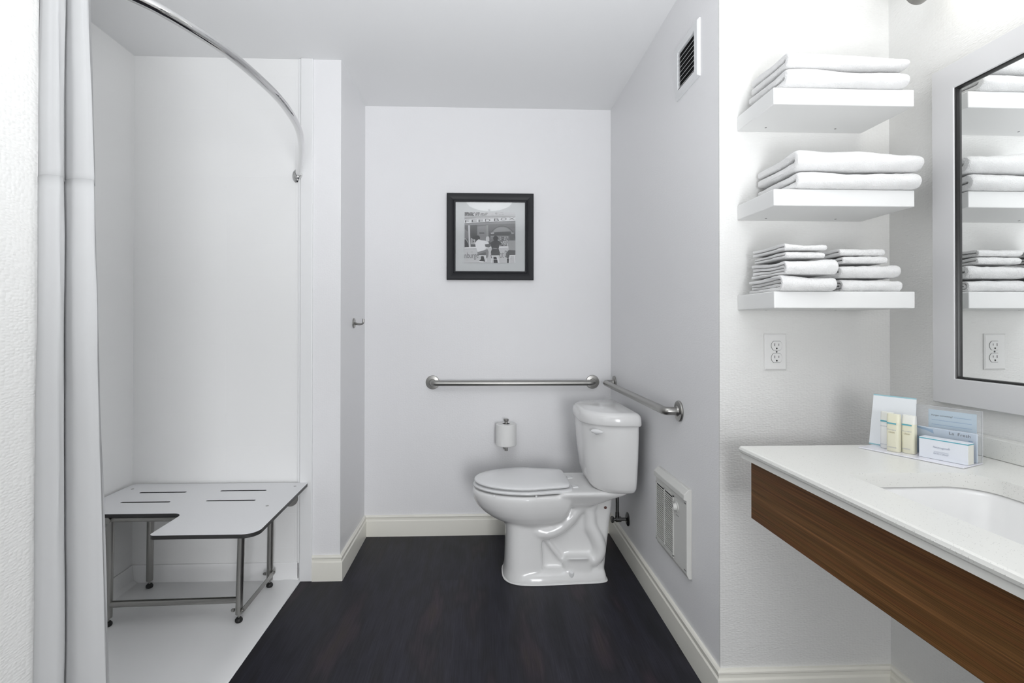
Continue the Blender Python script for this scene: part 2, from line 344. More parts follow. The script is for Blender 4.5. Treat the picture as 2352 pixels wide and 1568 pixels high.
def drape(z0, z1, nz, off=0., seed=0):
    m = MB(); rows = []
    for j in range(nz+1):
        z = z0+(z1-z0)*j/nz; row = cpath(z)
        row = [p+Vector((noise.noise((i*.13+seed, z*2.3, 1))*.003+noise.noise((i*.35, z*7, 3))*.0016+math.sin(i*1.15)*.0012, noise.noise((i*.13, z*2.1, 7+seed))*.003-off, 0)) for i, p in enumerate(row)]
        rows.append(row)
    n = len(rows[0]); m.add([p for r in rows for p in r], [(j*n+i, j*n+i+1, (j+1)*n+i+1, (j+1)*n+i) for j in range(nz) for i in range(n-1)])
    return m
def solid(o, t=.0008):
    s = o.modifiers.new('thick', 'SOLIDIFY'); s.thickness = t
solid(obj('sheer_panel', drape(1.468, 1.862, 18), 'curtain_sheer', cur, label='sheer top panel'))
solid(obj('fabric_panel', drape(.06, 1.476, 50, .0015), 'curtain_cloth', cur))
for k in range(5):
    a = rodp[-4-k*2]
    obj('curtain_ring', MB().loft([[Vector(a)+Vector((math.cos(t)*(.019+.002*math.cos(u)), .002*math.sin(u), math.sin(t)*(.019+.002*math.cos(u)))) for u in [2*PI*q/8 for q in range(8)]] for t in [2*PI*q/28 for q in range(28)]], closed=True), 'chrome', cur)

# ------------------------------------------------------------------ folding shower seat
seat = thing('folding_bench', 'L-shaped white folding shower bench on brushed steel legs', 'bench', (-1.2, 2.43, 0))
SZ = .46
outl = fillet([(-1.598,2.432),(-1.598,2.047),(-1.155,2.047),(-1.155,1.832),(-.785,1.832),(-.803,2.432)], [.02,.01,.035,.02,.05,.02], 0)
# notch corner: inner edge slants slightly outwards
slots = [(-1.49,-1.29,2.308),(-1.15,-.95,2.32),(-1.485,-1.285,2.182),(-1.144,-.942,2.19)]
def slab(outl, holes, z0, z1):
    bm = bmesh.new(); edges = []
    for loop in [outl]+holes:
        vs = [bm.verts.new((p[0], p[1], z1)) for p in loop]
        for i in range(len(vs)): edges.append(bm.edges.new((vs[i], vs[(i+1) % len(vs)])))
    r = bmesh.ops.triangle_fill(bm, edges=edges, use_beauty=True, use_dissolve=False)
    fs = [g for g in r['geom'] if isinstance(g, bmesh.types.BMFace)]
    ex = bmesh.ops.extrude_face_region(bm, geom=fs)
    bmesh.ops.translate(bm, verts=[g for g in ex['geom'] if isinstance(g, bmesh.types.BMVert)], vec=(0, 0, z0-z1))
    bmesh.ops.recalc_face_normals(bm, faces=bm.faces)
    m = MB(); bm.verts.index_update(); m.add([v.co.copy() for v in bm.verts], [[v.index for v in f.verts] for f in bm.faces]); bm.free(); return m
hol = [fillet([(a,y-.006),(b,y-.006),(b,y+.006),(a,y+.006)], .0055, 0, 3) for a, b, y in slots]
panel = slab(outl, hol, SZ-.014, SZ)
panel.m = [0 if abs(sum((panel.v[i].z for i in f), 0)/len(f)-SZ) < 1e-5 else 1 for f in panel.f]
obj('seat_panel', panel, ['phenolic_top', 'phenolic_edge'], seat, smooth=30)
for x, y in ((-1.555,2.36),(-.845,2.375),(-.865,2.12),(-1.555,2.12)):
    obj('screw', MB().lathe((x, y, SZ), (0,0,1), [(-.001,0),(-.001,.006),(.0006,.006),(.001,.004),(.001,0)], 16), 'brushed_steel', seat)
LR = .0135
def leg(top, bot, name='leg'):
    t, b = Vector(top), Vector(bot); d = (b-t).normalized()
    o = obj(name, MB().tube([t, b-d*.034], LR, 18), 'brushed_steel', seat)
    obj('levelling_stem', MB().tube([b-d*.036, b-d*.012], .004, 10), 'brushed_steel', o)
    obj('rubber_foot', MB().lathe(b, (0,0,1), [(0,0),(0,.012),(.004,.0145),(.011,.0145),(.018,.009),(.020,0)], 20), 'black_rubber', o)
leg((-.945,2.075,.432), (-.967,2.10,.006)); leg((-1.448,2.072,.432), (-1.468,2.09,.006))
leg((-.945,2.36,.432), (-.958,2.377,.006)); leg((-1.475,2.36,.432), (-1.497,2.389,.006))
FZ = SZ-.014-.0125
fm = MB(); fm.tube([(-1.52,2.072,FZ),(-.93,2.072,FZ)], .0125); fm.tube([(-1.52,2.36,FZ),(-.90,2.36,FZ)], .0125)
fm.tube([(-.945,2.40,FZ),(-.945,1.90,FZ)], .0125); fm.tube([(-1.475,2.41,FZ),(-1.448,2.05,FZ)], .0125)
obj('seat_frame', fm, 'brushed_steel', seat)
obj('front_rail', MB().tube([(-1.465,2.088,.092),(-.965,2.096,.096)], .0125), 'brushed_steel', seat)
def strap(p, q, n):
    p, q = Vector(p), Vector(q); u = (q-p).normalized(); w = Vector((0,0,1)); m = MB()
    s = []; 
    for k in range(9): t = PI/2+PI*k/8; s.append(p+u*.011*math.cos(t)+w*.011*math.sin(t))
    for k in range(9): t = -PI/2+PI*k/8; s.append(q+u*.011*math.cos(t)+w*.011*math.sin(t))
    m.prism(s, Vector(n)*0, Vector(n)*.003); return m
obj('side_strap', strap((-.950,2.092,.055), (-.942,2.384,.070), (1,0,0)), 'brushed_steel', seat)
for p in ((-.947,2.094,.055), (-.939,2.38,.070)):
    obj('rivet', MB().lathe(p, (1,0,0), [(0,0),(0,.006),(.003,.006),(.005,.003),(.005,0)], 14), 'brushed_steel', seat)
for p in ((-.98,2.09,.058), (-.972,2.37,.068)):
    obj('bumper', MB().lathe(p, (-1,0,0), [(0,0),(0,.007),(.008,.007),(.012,.004),(.012,0)], 14), 'brushed_steel', seat)
for x in (-.89, -1.50):
    m = MB().lathe((x, DN-.001, .385), (0,-1,0), [(0,0),(0,.037),(.006,.038),(.010,.036),(.012,.016),(.02,.0125),(.02,0)], 32)
    m.tube(chaikin([(x, DN-.012, .385), (x, DN-.05, .385), (x, DN-.08, FZ), (x, 2.34, FZ)], 2), .0125)
    obj('wall_bracket', m, 'brushed_steel', seat)

# ------------------------------------------------------------------ robe hook
hk = thing('robe_hook', 'small brushed steel robe hook on the narrow left return wall', 'hook', (XL, 2.687, 1.20))
obj('back_plate', MB().lathe((XL, 2.687, 1.203), (1,0,0), [(0,0),(0,.026),(.004,.026),(.006,.024),(.007,0)], 32), 'brushed_steel', hk)
obj('hook_arm', MB().tube(catmull([(XL+.006,2.687,1.202),(XL+.028,2.682,1.198),(XL+.046,2.678,1.200),(XL+.053,2.676,1.208),(XL+.054,2.676,1.226)], 5), [.006]*8+[.005]*13, 12), 'brushed_steel', hk)

# ------------------------------------------------------------------ grab bars
def grab(name, label, a, b, nrm, up=0):
    a, b, n = Vector(a), Vector(b), Vector(nrm); t = thing(name, label, 'grab bar', (a+b)/2); d = (b-a).normalized()
    P = [a+n*.006, a+n*.03, a+n*.055+d*.005, a+n*.055+d*.05] ; Q = [b+n*.055-d*.05, b+n*.055-d*.005, b+n*.03, b+n*.006]
    obj('bar', MB().tube(chaikin(P+Q, 3), .0155, 22), 'brushed_steel', t)
    for p in (a, b):
        obj('wall_flange', MB().lathe(p, n, [(0,0),(0,.0385),(.004,.0395),(.008,.037),(.010,.020),(.016,.0175),(.016,.0)], 40), 'brushed_steel', t)
grab('grab_bar', 'brushed steel grab bar on the back wall under the framed picture', (-.276, D, .868), (.641, D, .868), (0,-1,0))
grab('grab_bar', 'brushed steel grab bar on the right wall above the toilet tank', (XR, 2.86, .872), (XR, 1.915, .868), (-1,0,0))

# ------------------------------------------------------------------ framed picture
pc = thing('framed_picture', 'square black-framed black-and-white photograph of a diner counter', 'picture', (.052, D, 1.45))
X0, X1, Z0, Z1 = -.196, .299, 1.452, 1.945
def frame_loop(i, y, x0=X0, x1=X1, z0=Z0, z1=Z1): return [Vector((x0+i, y, z0+i)), Vector((x1-i, y, z0+i)), Vector((x1-i, y, z1-i)), Vector((x0+i, y, z1-i))]
obj('frame', MB().loft([frame_loop(0, D), frame_loop(0, D-.022), frame_loop(.004, D-.027), frame_loop(.016, D-.026), frame_loop(.038, D-.017), frame_loop(.042, D-.019), frame_loop(.048, D-.018), frame_loop(.050, D-.010), frame_loop(.050, D)], cap=False), 'frame_black', pc, smooth=20)
obj('mat_board', MB().box((X0+.049, D-.010, Z0+.049), (X1-.049, D-.0005, Z1-.049)), 'mat_board', pc, smooth=0)
obj('glass', MB().box((X0+.0495, D-.0172, Z0+.0495), (X1-.0495, D-.0162, Z1-.0495)), 'picture_glass', pc, smooth=0)
PS = .290/735
def pa(cx, cy, y=0): return Vector((-.095+(cx-420)*PS, y, 1.839-(cy-413)*PS))
art = MB(); names = []; depth = [0]
def poly(g, pts):
    n = grey(g)
    if n not in names: names.append(n)
    art.mi = names.index(n); depth[0] += 1; y = D-.0104-depth[0]*.000018
    art.add([pa(min(max(a, 420), 1155), min(max(b, 413), 1147), y) for a, b in pts], [tuple(range(len(pts)))])
def ell(g, cx, cy, rx, ry, a0=0, a1=360, n=24): poly(g, [(cx+rx*math.cos(math.radians(a0+(a1-a0)*k/n)), cy-ry*math.sin(math.radians(a0+(a1-a0)*k/n))) for k in range(n + (0 if a1-a0 == 360 else 1))])
def line(g, x0, y0, x1, y1, wd):
    dx, dy = x1-x0, y1-y0; L = math.hypot(dx, dy); nx, ny = -dy/L*wd/2, dx/L*wd/2
    poly(g, [(x0+nx, y0+ny), (x1+nx, y1+ny), (x1-nx, y1-ny), (x0-nx, y0-ny)])
R = random.Random(4)
poly(150, [(420,413),(1155,413),(1155,1147),(420,1147)])
poly(192, [(420,413),(1155,413),(1155,500),(420,500)])
for k in range(60):
    x = R.uniform(420, 1000); g = int(95+(x-420)/580*95+R.uniform(-15, 15)); ell(g, x, R.uniform(418, 462), R.uniform(10, 26), R.uniform(5, 13), n=8)
for k in range(26): ell(int(R.uniform(60, 90)), R.uniform(425, 545), R.uniform(415, 465), R.uniform(8, 20), R.uniform(4, 11), n=7)
for k in range(12): ell(215, R.uniform(450, 640), R.uniform(425, 465), 7, 4, n=6)
poly(186, [(420,474),(1155,440),(1155,500),(420,530)]); poly(165, [(420,478),(700,466),(1000,462),(1155,470),(1155,478),(420,500)]); poly(145, [(420,497),(600,492),(560,503),(420,516)])
poly(212, [(420,530),(1155,484),(1155,536),(420,578)])
poly(70, [(420,576),(1155,533),(1155,539),(420,583)])
poly(118, [(420,583),(1155,539),(1155,925),(420,925)]); poly(138, [(420,583),(1155,539),(1155,575),(420,604)])
poly(104, [(420,604),(470,602),(472,925),(420,925)]); poly(135, [(420,655),(470,700),(470,800),(420,790)])
poly(84, [(505,602),(602,598),(602,900),(505,900)])
poly(140, [(602,622),(735,612),(735,835),(602,835)]); poly(150, [(735,600),(760,600),(764,840),(735,840)])
poly(76, [(632,708),(705,708),(705,724),(632,724)])
ell(96, 965, 800, 188, 192, 0, 180); ell(136, 965, 800, 176, 180, 0, 180); poly(128, [(785,800),(1141,800),(1141,925),(785,925)]); line(96, 783, 690, 783, 925, 9)
ell(152, 960, 700, 120, 70, 0, 180)
poly(88, [(800,712),(900,698),(1080,690),(1110,740),(1050,752),(800,752)]); poly(170, [(800,708),(845,704),(845,728),(800,730)]); poly(168, [(1095,705),(1133,705),(1133,722),(1095,722)])
line(165, 800, 762, 1040, 758, 6)
for k in range(70): ell(int(R.choice((185, 170, 150, 100, 85, 195))), R.uniform(900, 1045), R.uniform(770, 895), R.uniform(5, 15), R.uniform(4, 12), n=7)
poly(196, [(472,605),(494,605),(498,700),(508,922),(482,922),(474,712)])
poly(178, [(420,795),(440,797),(470,850),(470,880),(420,870)]); poly(64, [(420,808),(440,812),(462,850),(480,905),(480,922),(420,922)])
poly(184, [(512,790),(556,790),(572,808),(572,880),(512,880)]); poly(158, [(522,806),(556,806),(556,870),(522,870)]); line(80, 536, 836, 560, 840, 10)
poly(194, [(727,790),(738,766),(768,764),(778,788),(778,836),(727,838)])
poly(214, [(420,924),(1062,902),(1062,926),(420,946)]); line(110, 420, 948, 600, 942, 5)
poly(192, [(420,949),(1155,925),(1155,1147),(420,1147)])
for k in range(40): ell(int(R.uniform(182, 200)), R.uniform(420, 1150), R.uniform(960, 1140), R.uniform(10, 30), R.uniform(5, 14), n=9)
LET = []
# seated people seen from behind
poly(52, [(655,1045),(698,1045),(712,1105),(722,1130),(640,1130),(630,1118),(655,1095)]); poly(215, [(630,1120),(700,1125),(690,1142),(632,1138)])
poly(138, [(603,992),(726,955),(752,950),(768,985),(764,1045),(748,1082),(726,1076),(722,1040),(612,1036)]); poly(112, [(640,1015),(722,990),(735,1020),(722,1040),(612,1036)])
ell(62, 600, 785, 42, 30); ell(70, 612, 790, 30, 38); ell(75, 560, 790, 34, 20)
poly(214, [(600,822),(625,808),(655,820),(712,826),(758,842),(772,862),(762,880),(712,880),(722,920),(728,948),(700,968),(655,978),(612,992),(598,960),(580,915),(571,862)])
poly(112, [(712,880),(775,872),(795,905),(775,925),(724,918)])
ell(66, 868, 792, 36, 38); poly(72, [(838,826),(905,822),(942,850),(962,878),(925,888),(912,942),(815,944),(802,900),(785,860)])
poly(78, [(815,946),(912,944),(932,1000),(925,1044),(808,1046),(800,990)]); line(170, 832, 934, 885, 940, 7)
poly(46, [(838,1060),(892,1060),(898,1147),(840,1147)]); line(46, 803, 1030, 808, 1080, 10)
ell(112, 1100, 768, 40, 44); poly(112, [(1070,790),(1130,790),(1135,830),(1070,820)]); poly(160, [(1060,822),(1150,820),(1155,825),(1155,965),(1062,960),(1040,850)])
poly(92, [(1060,960),(1155,965),(1155,1036),(1068,1040),(1052,1090),(1015,1060),(1022,1000)]); poly(44, [(1032,1085),(1062,1085),(1058,1147),(1036,1147)])
for sx, ex, yy in ((632,728,1040),(803,922,1040),(1068,1155,1033)):
    poly(222, [(sx,yy),(ex,yy-2),(ex,yy+10),(sx+4,yy+14)])
for a in ((700,1050,722,1130),(720,1048,738,1130),(818,1058,808,1147),(884,1055,908,1147),(900,1055,920,1147),(1078,1045,1066,1147),(1140,1045,1148,1147)): line(218, *a, 9)
line(214, 815, 1098, 905, 1096, 6)
pr = obj('print', art, names, pc, smooth=0, label='black-and-white photograph of people on stools at a counter')
for tx, x, y, wd, hh, g in (('F',428,569,58,34,48),('E',522,564,75,36,70),('E',622,560,70,36,75),('D',716,553,76,38,78),('B',846,545,72,38,82),('O',942,536,84,40,88),('X',1058,527,90,34,90)):
    yy = D-.0104-.0052
    text('sign_letter', tx, pa(x, y, D-.0158), (1,0,.06), (0,0,1), wd*PS, hh*PS, grey(g), pc)
text('sign_letter', 'nburge', pa(422, 1110, D-.0158), (1,0,.03), (0,0,1), 198*PS, 108*PS, grey(118), pc)
text('sign_letter', 'ot', pa(928, 1078, D-.0158), (1,0,.03), (0,0,1), 58*PS, 84*PS, grey(128), pc)
text('sign_letter', 'D', pa(1002, 1062, D-.0158), (1,0,.03), (0,0,1), 36*PS, 92*PS, grey(128), pc)

# ------------------------------------------------------------------ toilet paper
hp = thing('toilet_paper_holder', 'vertical brushed steel toilet paper holder on the back wall', 'toilet paper holder', (.14, D, .49))
hy = 2.878
obj('post', MB().lathe((.14, hy, .492), (0,0,1), [(0,0),(0,.009),(.16,.009),(.163,.009),(.166,.014),(.176,.015),(.178,.013),(.178,0)], 24), 'brushed_steel', hp)
obj('wall_arm', MB().tube(chaikin([(.14,D,.497),(.14,hy+.02,.497),(.14,hy,.497),(.14,hy,.51)], 2), .008), 'brushed_steel', hp)
obj('wall_plate', MB().lathe((.14, D, .497), (0,-1,0), [(0,0),(0,.013),(.005,.013),(.006,.010),(.006,0)], 28), 'brushed_steel', hp)
rl = thing('toilet_paper_roll', 'white toilet paper roll on the vertical holder', 'toilet paper roll', (.14, hy, .52))
obj('paper', MB().loft([[Vector((.14+r*math.cos(t), hy+r*math.sin(t), z)) for t in [2*PI*k/48 for k in range(48)]] for r, z in ((.022,.523),(.056,.523),(.058,.526),(.058,.640),(.056,.643),(.022,.643))], closed=True), 'paper_white', rl, smooth=30)
obj('core', MB().loft([[Vector((.14+r*math.cos(t), hy+r*math.sin(t), z)) for t in [2*PI*k/32 for k in range(32)]] for r, z in ((.0215,.5235),(.0215,.6425),(.0195,.6425),(.0195,.5235))], closed=True), 'dark_grey', rl)

# ------------------------------------------------------------------ toilet
YC = 2.488
toi = thing('toilet', 'white two-piece toilet with closed lid in the back corner', 'toilet', (.33, YC, 0))
def egg(xf, xb, hw, z, n=48, nb=.86, split=.55, yc=YC, pw=2.0):
    """plan outline: elliptical front (low x), gently tapered sides, flat rounded back"""
    pts = []; xm = xf+(xb-xf)*split
    for k in range(n):
        t = 2*PI*k/n; c, s = math.cos(t), math.sin(t)
        if c < 0: x = xm+(xm-xf)*-abs(c)**(2/pw); y = hw*math.copysign(abs(s)**(2/pw), s)
        else:
            e = .16; x = xm+(xb-xm)*abs(c)**e; q = abs(s)**e; wv = hw*(1-(1-nb)*((x-xm)/(xb-xm)))
            y = wv*math.copysign(abs(s)**e if abs(c)**e > .999 else min(1, abs(s)**e), s)
        pts.append(Vector((x, yc+y, z)))
    return pts
def rbox(x0, x1, hw, z, r=.03, yc=YC, hw1=None):
    hw1 = hw if hw1 is None else hw1
    return fillet([(x0,yc-hw),(x1,yc-hw1),(x1,yc+hw1),(x0,yc+hw)], r, z, 5)
po = MB()
po.loft([egg(a, b, h, z) for z, a, b, h in ((.245,.125,.30,.085),(.262,.098,.345,.118),(.285,.045,.385,.142),(.31,.008,.40,.158),(.34,-.022,.415,.170),(.37,-.038,.42,.178),(.395,-.043,.425,.181),(.410,-.042,.425,.180),(.417,-.036,.42,.175))])
po.loft([egg(a, b, h, z, nb=.95, split=.4, pw=2.6) for z, a, b, h in ((0,.106,.30,.128),(.02,.108,.30,.124),(.05,.113,.292,.120),(.15,.116,.285,.116),(.22,.116,.285,.116),(.26,.110,.30,.116),(.30,.09,.32,.12))])
po.loft([rbox(a, b, h, z) for z, a, b, h in ((0,.2,.585,.075),(.12,.2,.598,.072),(.25,.2,.612,.076),(.34,.2,.622,.085),(.41,.2,.625,.09))])
po.loft([rbox(a, b, h, z, .03) for z, a, b, h in ((.345,.26,.50,.11),(.37,.27,.57,.135),(.392,.30,.61,.150),(.412,.34,.66,.165),(.425,.36,.68,.17),(.432,.365,.68,.168))])
po.loft([egg(a, b, h, z, nb=.88, split=.35, pw=3) for z, a, b, h in ((0,.104,.590,.138),(.012,.104,.590,.138),(.03,.11,.586,.132),(.045,.118,.582,.122),(.055,.13,.578,.105))])
for sg in (-1, 1):
    y = YC+sg*.074
    po.tube(catmull([(.20,y,.245),(.288,y+sg*.012,.226),(.347,y+sg*.010,.236),(.412,y+sg*.004,.282),(.452,y,.330),(.50,y,.352),(.535,y-sg*.01,.34)], 5), .034, 14)
    po.tube(catmull([(.500,y,.345),(.513,y,.300),(.518,y+sg*.002,.245),(.545,y+sg*.005,.190),(.558,y+sg*.005,.135),(.534,y+sg*.004,.092),(.48,y+sg*.002,.085)], 5), [.030]*10+[.032]*21, 14)
    po.loft([fillet([(.385-e,YC),(.515+e,YC),(.515+e,YC+sg*(.112-e)),(.385-e,YC+sg*(.112-e))], .012, z, 4) for e, z in ((0,.03),(0,.095),(-.01,.112),(-.02,.116))])
    po.tube([(.285,y+sg*.01,.215),(.385,y+sg*.006,.085)], .012, 10)
bowl = obj('bowl_and_pedestal', po, 'porcelain', toi, smooth=0)
rm = bowl.modifiers.new('remesh', 'REMESH'); rm.mode = 'VOXEL'; rm.voxel_size = .005; rm.use_smooth_shade = True
sm = bowl.modifiers.new('smooth', 'SMOOTH'); sm.factor = .7; sm.iterations = 18
obj('caulk_bead', MB().loft([egg(.104-e, .590+e, .138+e, z, nb=.88, split=.35, pw=3) for e, z in ((.002,0),(.004,.002),(.003,.005),(-.002,.006))]), 'caulk', toi)
obj('bolt_cap', MB().lathe((.418, YC-.118, .044), (0,-.35,1), [(-.02,.012),(.004,.012),(.010,.010),(.013,0)], 20), 'seat_plastic', toi)
obj('bolt_cap', MB().lathe((.418, YC+.118, .044), (0,.35,1), [(-.02,.012),(.004,.012),(.010,.010),(.013,0)], 20), 'seat_plastic', toi)
obj('side_plug', MB().lathe((.585, YC-.080, .335), (0,-1,0), [(0,0),(0,.007),(.006,.007),(.007,.004),(.007,0)], 16), 'plug', toi)
# seat ring and lid
def plate(xf, xb, hw, z0, z1, r, nb, split, dome=0):
    L = [egg(xf+r, xb-r*.5, hw-r, z0, nb=nb, split=split), egg(xf+r*.3, xb, hw-r*.3, z0+r*.35, nb=nb, split=split), egg(xf, xb, hw, (z0+z1)/2, nb=nb, split=split), egg(xf+r*.3, xb, hw-r*.3, z1-r*.35, nb=nb, split=split), egg(xf+r*1.2, xb-r, hw-r*1.2, z1, nb=nb, split=split)]
    if dome:
        for q in (.75, .5, .25, .05):
            cx = xf+(xb-xf)*.55; L.append([Vector((cx+(p.x-cx)*q, YC+(p.y-YC)*q, z1+dome*(1-q*q))) for p in L[4]])
    return MB().loft(L)
obj('seat_ring', plate(-.038, .425, .180, .4240, .4375, .006, .82, .56), 'seat_plastic', toi)
obj('lid', plate(-.033, .412, .176, .4435, .4590, .008, .78, .56, .004), 'seat_plastic', toi)
for sg in (-1, 1):
    obj('seat_bumper', MB().box((.055, YC+sg*.155-.004, .415), (.063, YC+sg*.155+.004, .424)), 'seat_plastic', toi, smooth=0)
    obj('seat_bumper', MB().box((.245, YC+sg*.171-.004, .415), (.253, YC+sg*.171+.004, .424)), 'seat_plastic', toi, smooth=0)
    obj('hinge', MB().loft([fillet([(.428,YC+sg*.075-.018),(.458-e,YC+sg*.075-.018+e),(.458-e,YC+sg*.075+.018-e),(.428,YC+sg*.075+.018)], .006, z, 4) for e, z in ((0,.426),(0,.4335),(.003,.4355))]), 'seat_plastic', toi)
# tank
def dshape(xf, xb, hw, z, rf=.12, bulge=.018, n=8):
    pts = fillet([(xf,YC-hw),(xb,YC-hw),(xb,YC+hw),(xf,YC+hw)], [rf,.018,.018,rf], z, n); out = []
    for p in pts: out.append(Vector((p.x-bulge*max(0, 1-((p.y-YC)/hw)**2)*(1 if p.x < (xf+xb)/2 else 0), p.y, z)))
    return out
tk = [dshape(a, b, h, z, r) for z, a, b, h, r in ((.428,.58,.675,.16,.05),(.430,.555,.688,.18,.08),(.438,.537,.697,.194,.11),(.455,.524,.702,.202,.125),(.50,.510,.704,.208,.13),(.60,.496,.706,.216,.135),(.70,.488,.707,.222,.14),(.745,.486,.707,.223,.14))]
obj('tank', MB().loft(tk), 'porcelain', toi, smooth=60)
ld = [dshape(a, b, h, z, r) for z, a, b, h, r in ((.741,.488,.710,.226,.14),(.742,.480,.713,.233,.145),(.748,.477,.715,.236,.148),(.776,.477,.714,.234,.148),(.788,.481,.711,.230,.145),(.797,.491,.703,.221,.135),(.800,.504,.693,.209,.125))]
obj('tank_lid', MB().loft(ld), 'porcelain', toi, smooth=60)
lv = MB(); lp = Vector((.522, YC-.186, .712)); ln = Vector((-.60, -.80, 0)).normalized(); lt = Vector((.80, -.60, 0)).normalized()
lv.lathe(lp-ln*.01, ln, [(0,.013),(.016,.012),(.022,.009),(.024,0)], 20)
lv.loft([[lp+ln*.022+lt*s+(ln*math.cos(a)*.004+Vector((0,0,1))*math.sin(a)*h)+Vector((0,0,.006)) for a in [2*PI*k/16 for k in range(16)]] for s, h in ((-.018,.002),(-.014,.007),(.0,.010),(.02,.0095),(.034,.006),(.040,.002))])
obj('flush_lever', lv, 'seat_plastic', toi)

# shut-off valve and supply hose
va = thing('shutoff_valve', 'dark chrome water shut-off valve low on the wall behind the toilet', 'valve', (XR, 2.60, .205))
vy, vz = 2.60, .205
obj('wall_flange', MB().lathe((XR, vy, vz), (-1,0,0), [(0,0),(0,.034),(.004,.034),(.010,.022),(.012,.010),(.012,0)], 28), 'dark_chrome', va)
obj('valve_body', MB().tube([(XR-.01,vy,vz),(XR-.075,vy,vz)], .0085, 14).lathe((XR-.05,vy,vz), (-1,0,0), [(-.014,0),(-.014,.014),(.014,.014),(.014,0)], 6).tube([(XR-.055,vy,vz),(XR-.055,vy,vz+.035)], .010, 14), 'dark_chrome', va)
obj('handle', MB().lathe((XR-.075,vy,vz), (-1,0,0), [(0,0),(0,.020),(.008,.022),(.012,.018),(.012,0)], 20, (1, .75)), 'dark_chrome', va)
obj('supply_hose', MB().tube(catmull([(XR-.055,vy,vz+.03),(XR-.055,vy,vz+.10),(XR-.060,vy+.005,vz+.16),(XR-.085,vy+.01,vz+.205),(XR-.085,vy+.01,.426)], 6), .0085, 12), 'dark_chrome', va)

# ------------------------------------------------------------------ vent and heater on the right wall
ve = thing('wall_vent', 'white louvred exhaust vent high on the right wall', 'vent', (XR, 1.828, 2.04))
def rloop(x, y0, y1, z0, z1, i): return [Vector((x, y0+i, z0+i)), Vector((x, y1-i, z0+i)), Vector((x, y1-i, z1-i)), Vector((x, y0+i, z1-i))]
vy0, vy1, vz0, vz1 = 1.726, 1.933, 2.045, 2.245
obj('frame', MB().loft([rloop(XR, vy0, vy1, vz0, vz1, 0), rloop(XR-.004, vy0, vy1, vz0, vz1, 0), rloop(XR-.010, vy0, vy1, vz0, vz1, .006), rloop(XR-.011, vy0, vy1, vz0, vz1, .028), rloop(XR-.009, vy0, vy1, vz0, vz1, .030), rloop(XR-.001, vy0, vy1, vz0, vz1, .030)], cap=False), 'vent_white', ve, smooth=25)
obj('duct_shade', MB().box((XR-.0015, vy0+.028, vz0+.028), (XR-.0005, vy1-.028, vz1-.028)), 'dark_gap', ve, smooth=0)  # flat dark sheet, its colour stands in for the shade inside the duct
for k in range(8):
    z = vz0+.036+k*.0178
    obj('louvre', MB().prism([(XR-.002,vy0+.029,z+.006),(XR-.0105,vy0+.029,z-.004),(XR-.0105,vy0+.029,z-.0025),(XR-.002,vy0+.029,z+.0075)], (0,0,0), (0,vy1-vy0-.058,0)), 'vent_white', ve, smooth=0)
he = thing('wall_heater', 'cream louvred electric wall heater low on the right wall', 'heater', (XR, 1.96, .29))
hy0, hy1, hz0, hz1 = 1.802, 2.120, .288, .606; hx = XR-.020
hb = MB().prism([(XR,hy0,hz0),(XR-.012,hy0,hz0),(hx,hy0,hz0+.018),(hx,hy0,hz1-.040),(XR-.030,hy0,hz1-.036),(XR-.030,hy0,hz1-.018),(XR-.012,hy0,hz1),(XR,hy0,hz1)], (0,0,0), (0,hy1-hy0,0))
obj('housing', hb, 'heater_cream', he, smooth=20, bevel=.002)
obj('grille_shade', MB().box((hx-.0006, 1.926, hz0+.034), (hx+.0004, 2.108, hz1-.060)), 'dark_gap', he, smooth=0)  # near-black sheet behind the slats, painted in as the heater's shaded interior
gr = MB(); nr = 26
for k in range(nr):
    z = hz0+.036+k*(hz1-hz0-.102)/nr
    for a, b in ((1.928,2.012),(2.020,2.106)): gr.prism([(hx-.0004,a,z),(hx-.0030,a,z-.0004),(hx-.0030,a,z+.0026),(hx-.0004,a,z+.0034)], (0,0,0), (0,b-a,0))
gr.box((hx-.0034, 2.012, hz0+.030), (hx, 2.020, hz1-.058)); gr.box((hx-.0034, 1.920, hz0+.030), (hx, 1.928, hz1-.058)); gr.box((hx-.0034, 2.106, hz0+.030), (hx, 2.112, hz1-.058))
gr.box((hx-.0034, 1.920, hz0+.026), (hx, 2.112, hz0+.034)); gr.box((hx-.0034, 1.920, hz1-.063), (hx, 2.112, hz1-.057))
obj('louvre_grille', gr, 'heater_cream', he, smooth=0)
kn = obj('thermostat_knob', MB().lathe((hx, 1.893, .515), (-1,0,0), [(0,.019),(.003,.019),(.004,.014),(.014,.012),(.016,.010),(.016,0)], 28), 'heater_cream', he)
obj('pointer', MB().box((hx-.0175, 1.892, .515), (hx-.0158, 1.894, .525)), 'dark_grey', kn, smooth=0)
obj('mark', MB().box((hx-.0006, 1.874, .484), (hx, 1.900, .4855)), 'dark_grey', he, smooth=0)
for z in (hz0+.028, hz1-.052):
    obj('latch', MB().box((hx-.0015, hy0+.004, z), (hx, hy0+.020, z+.002)), 'dark_grey', he, smooth=0)
obj('cover_screw', MB().lathe((hx, 2.114, hz0+.024), (-1,0,0), [(0,0),(0,.004),(.0015,.004),(.0015,0)], 12), 'dark_grey', he)

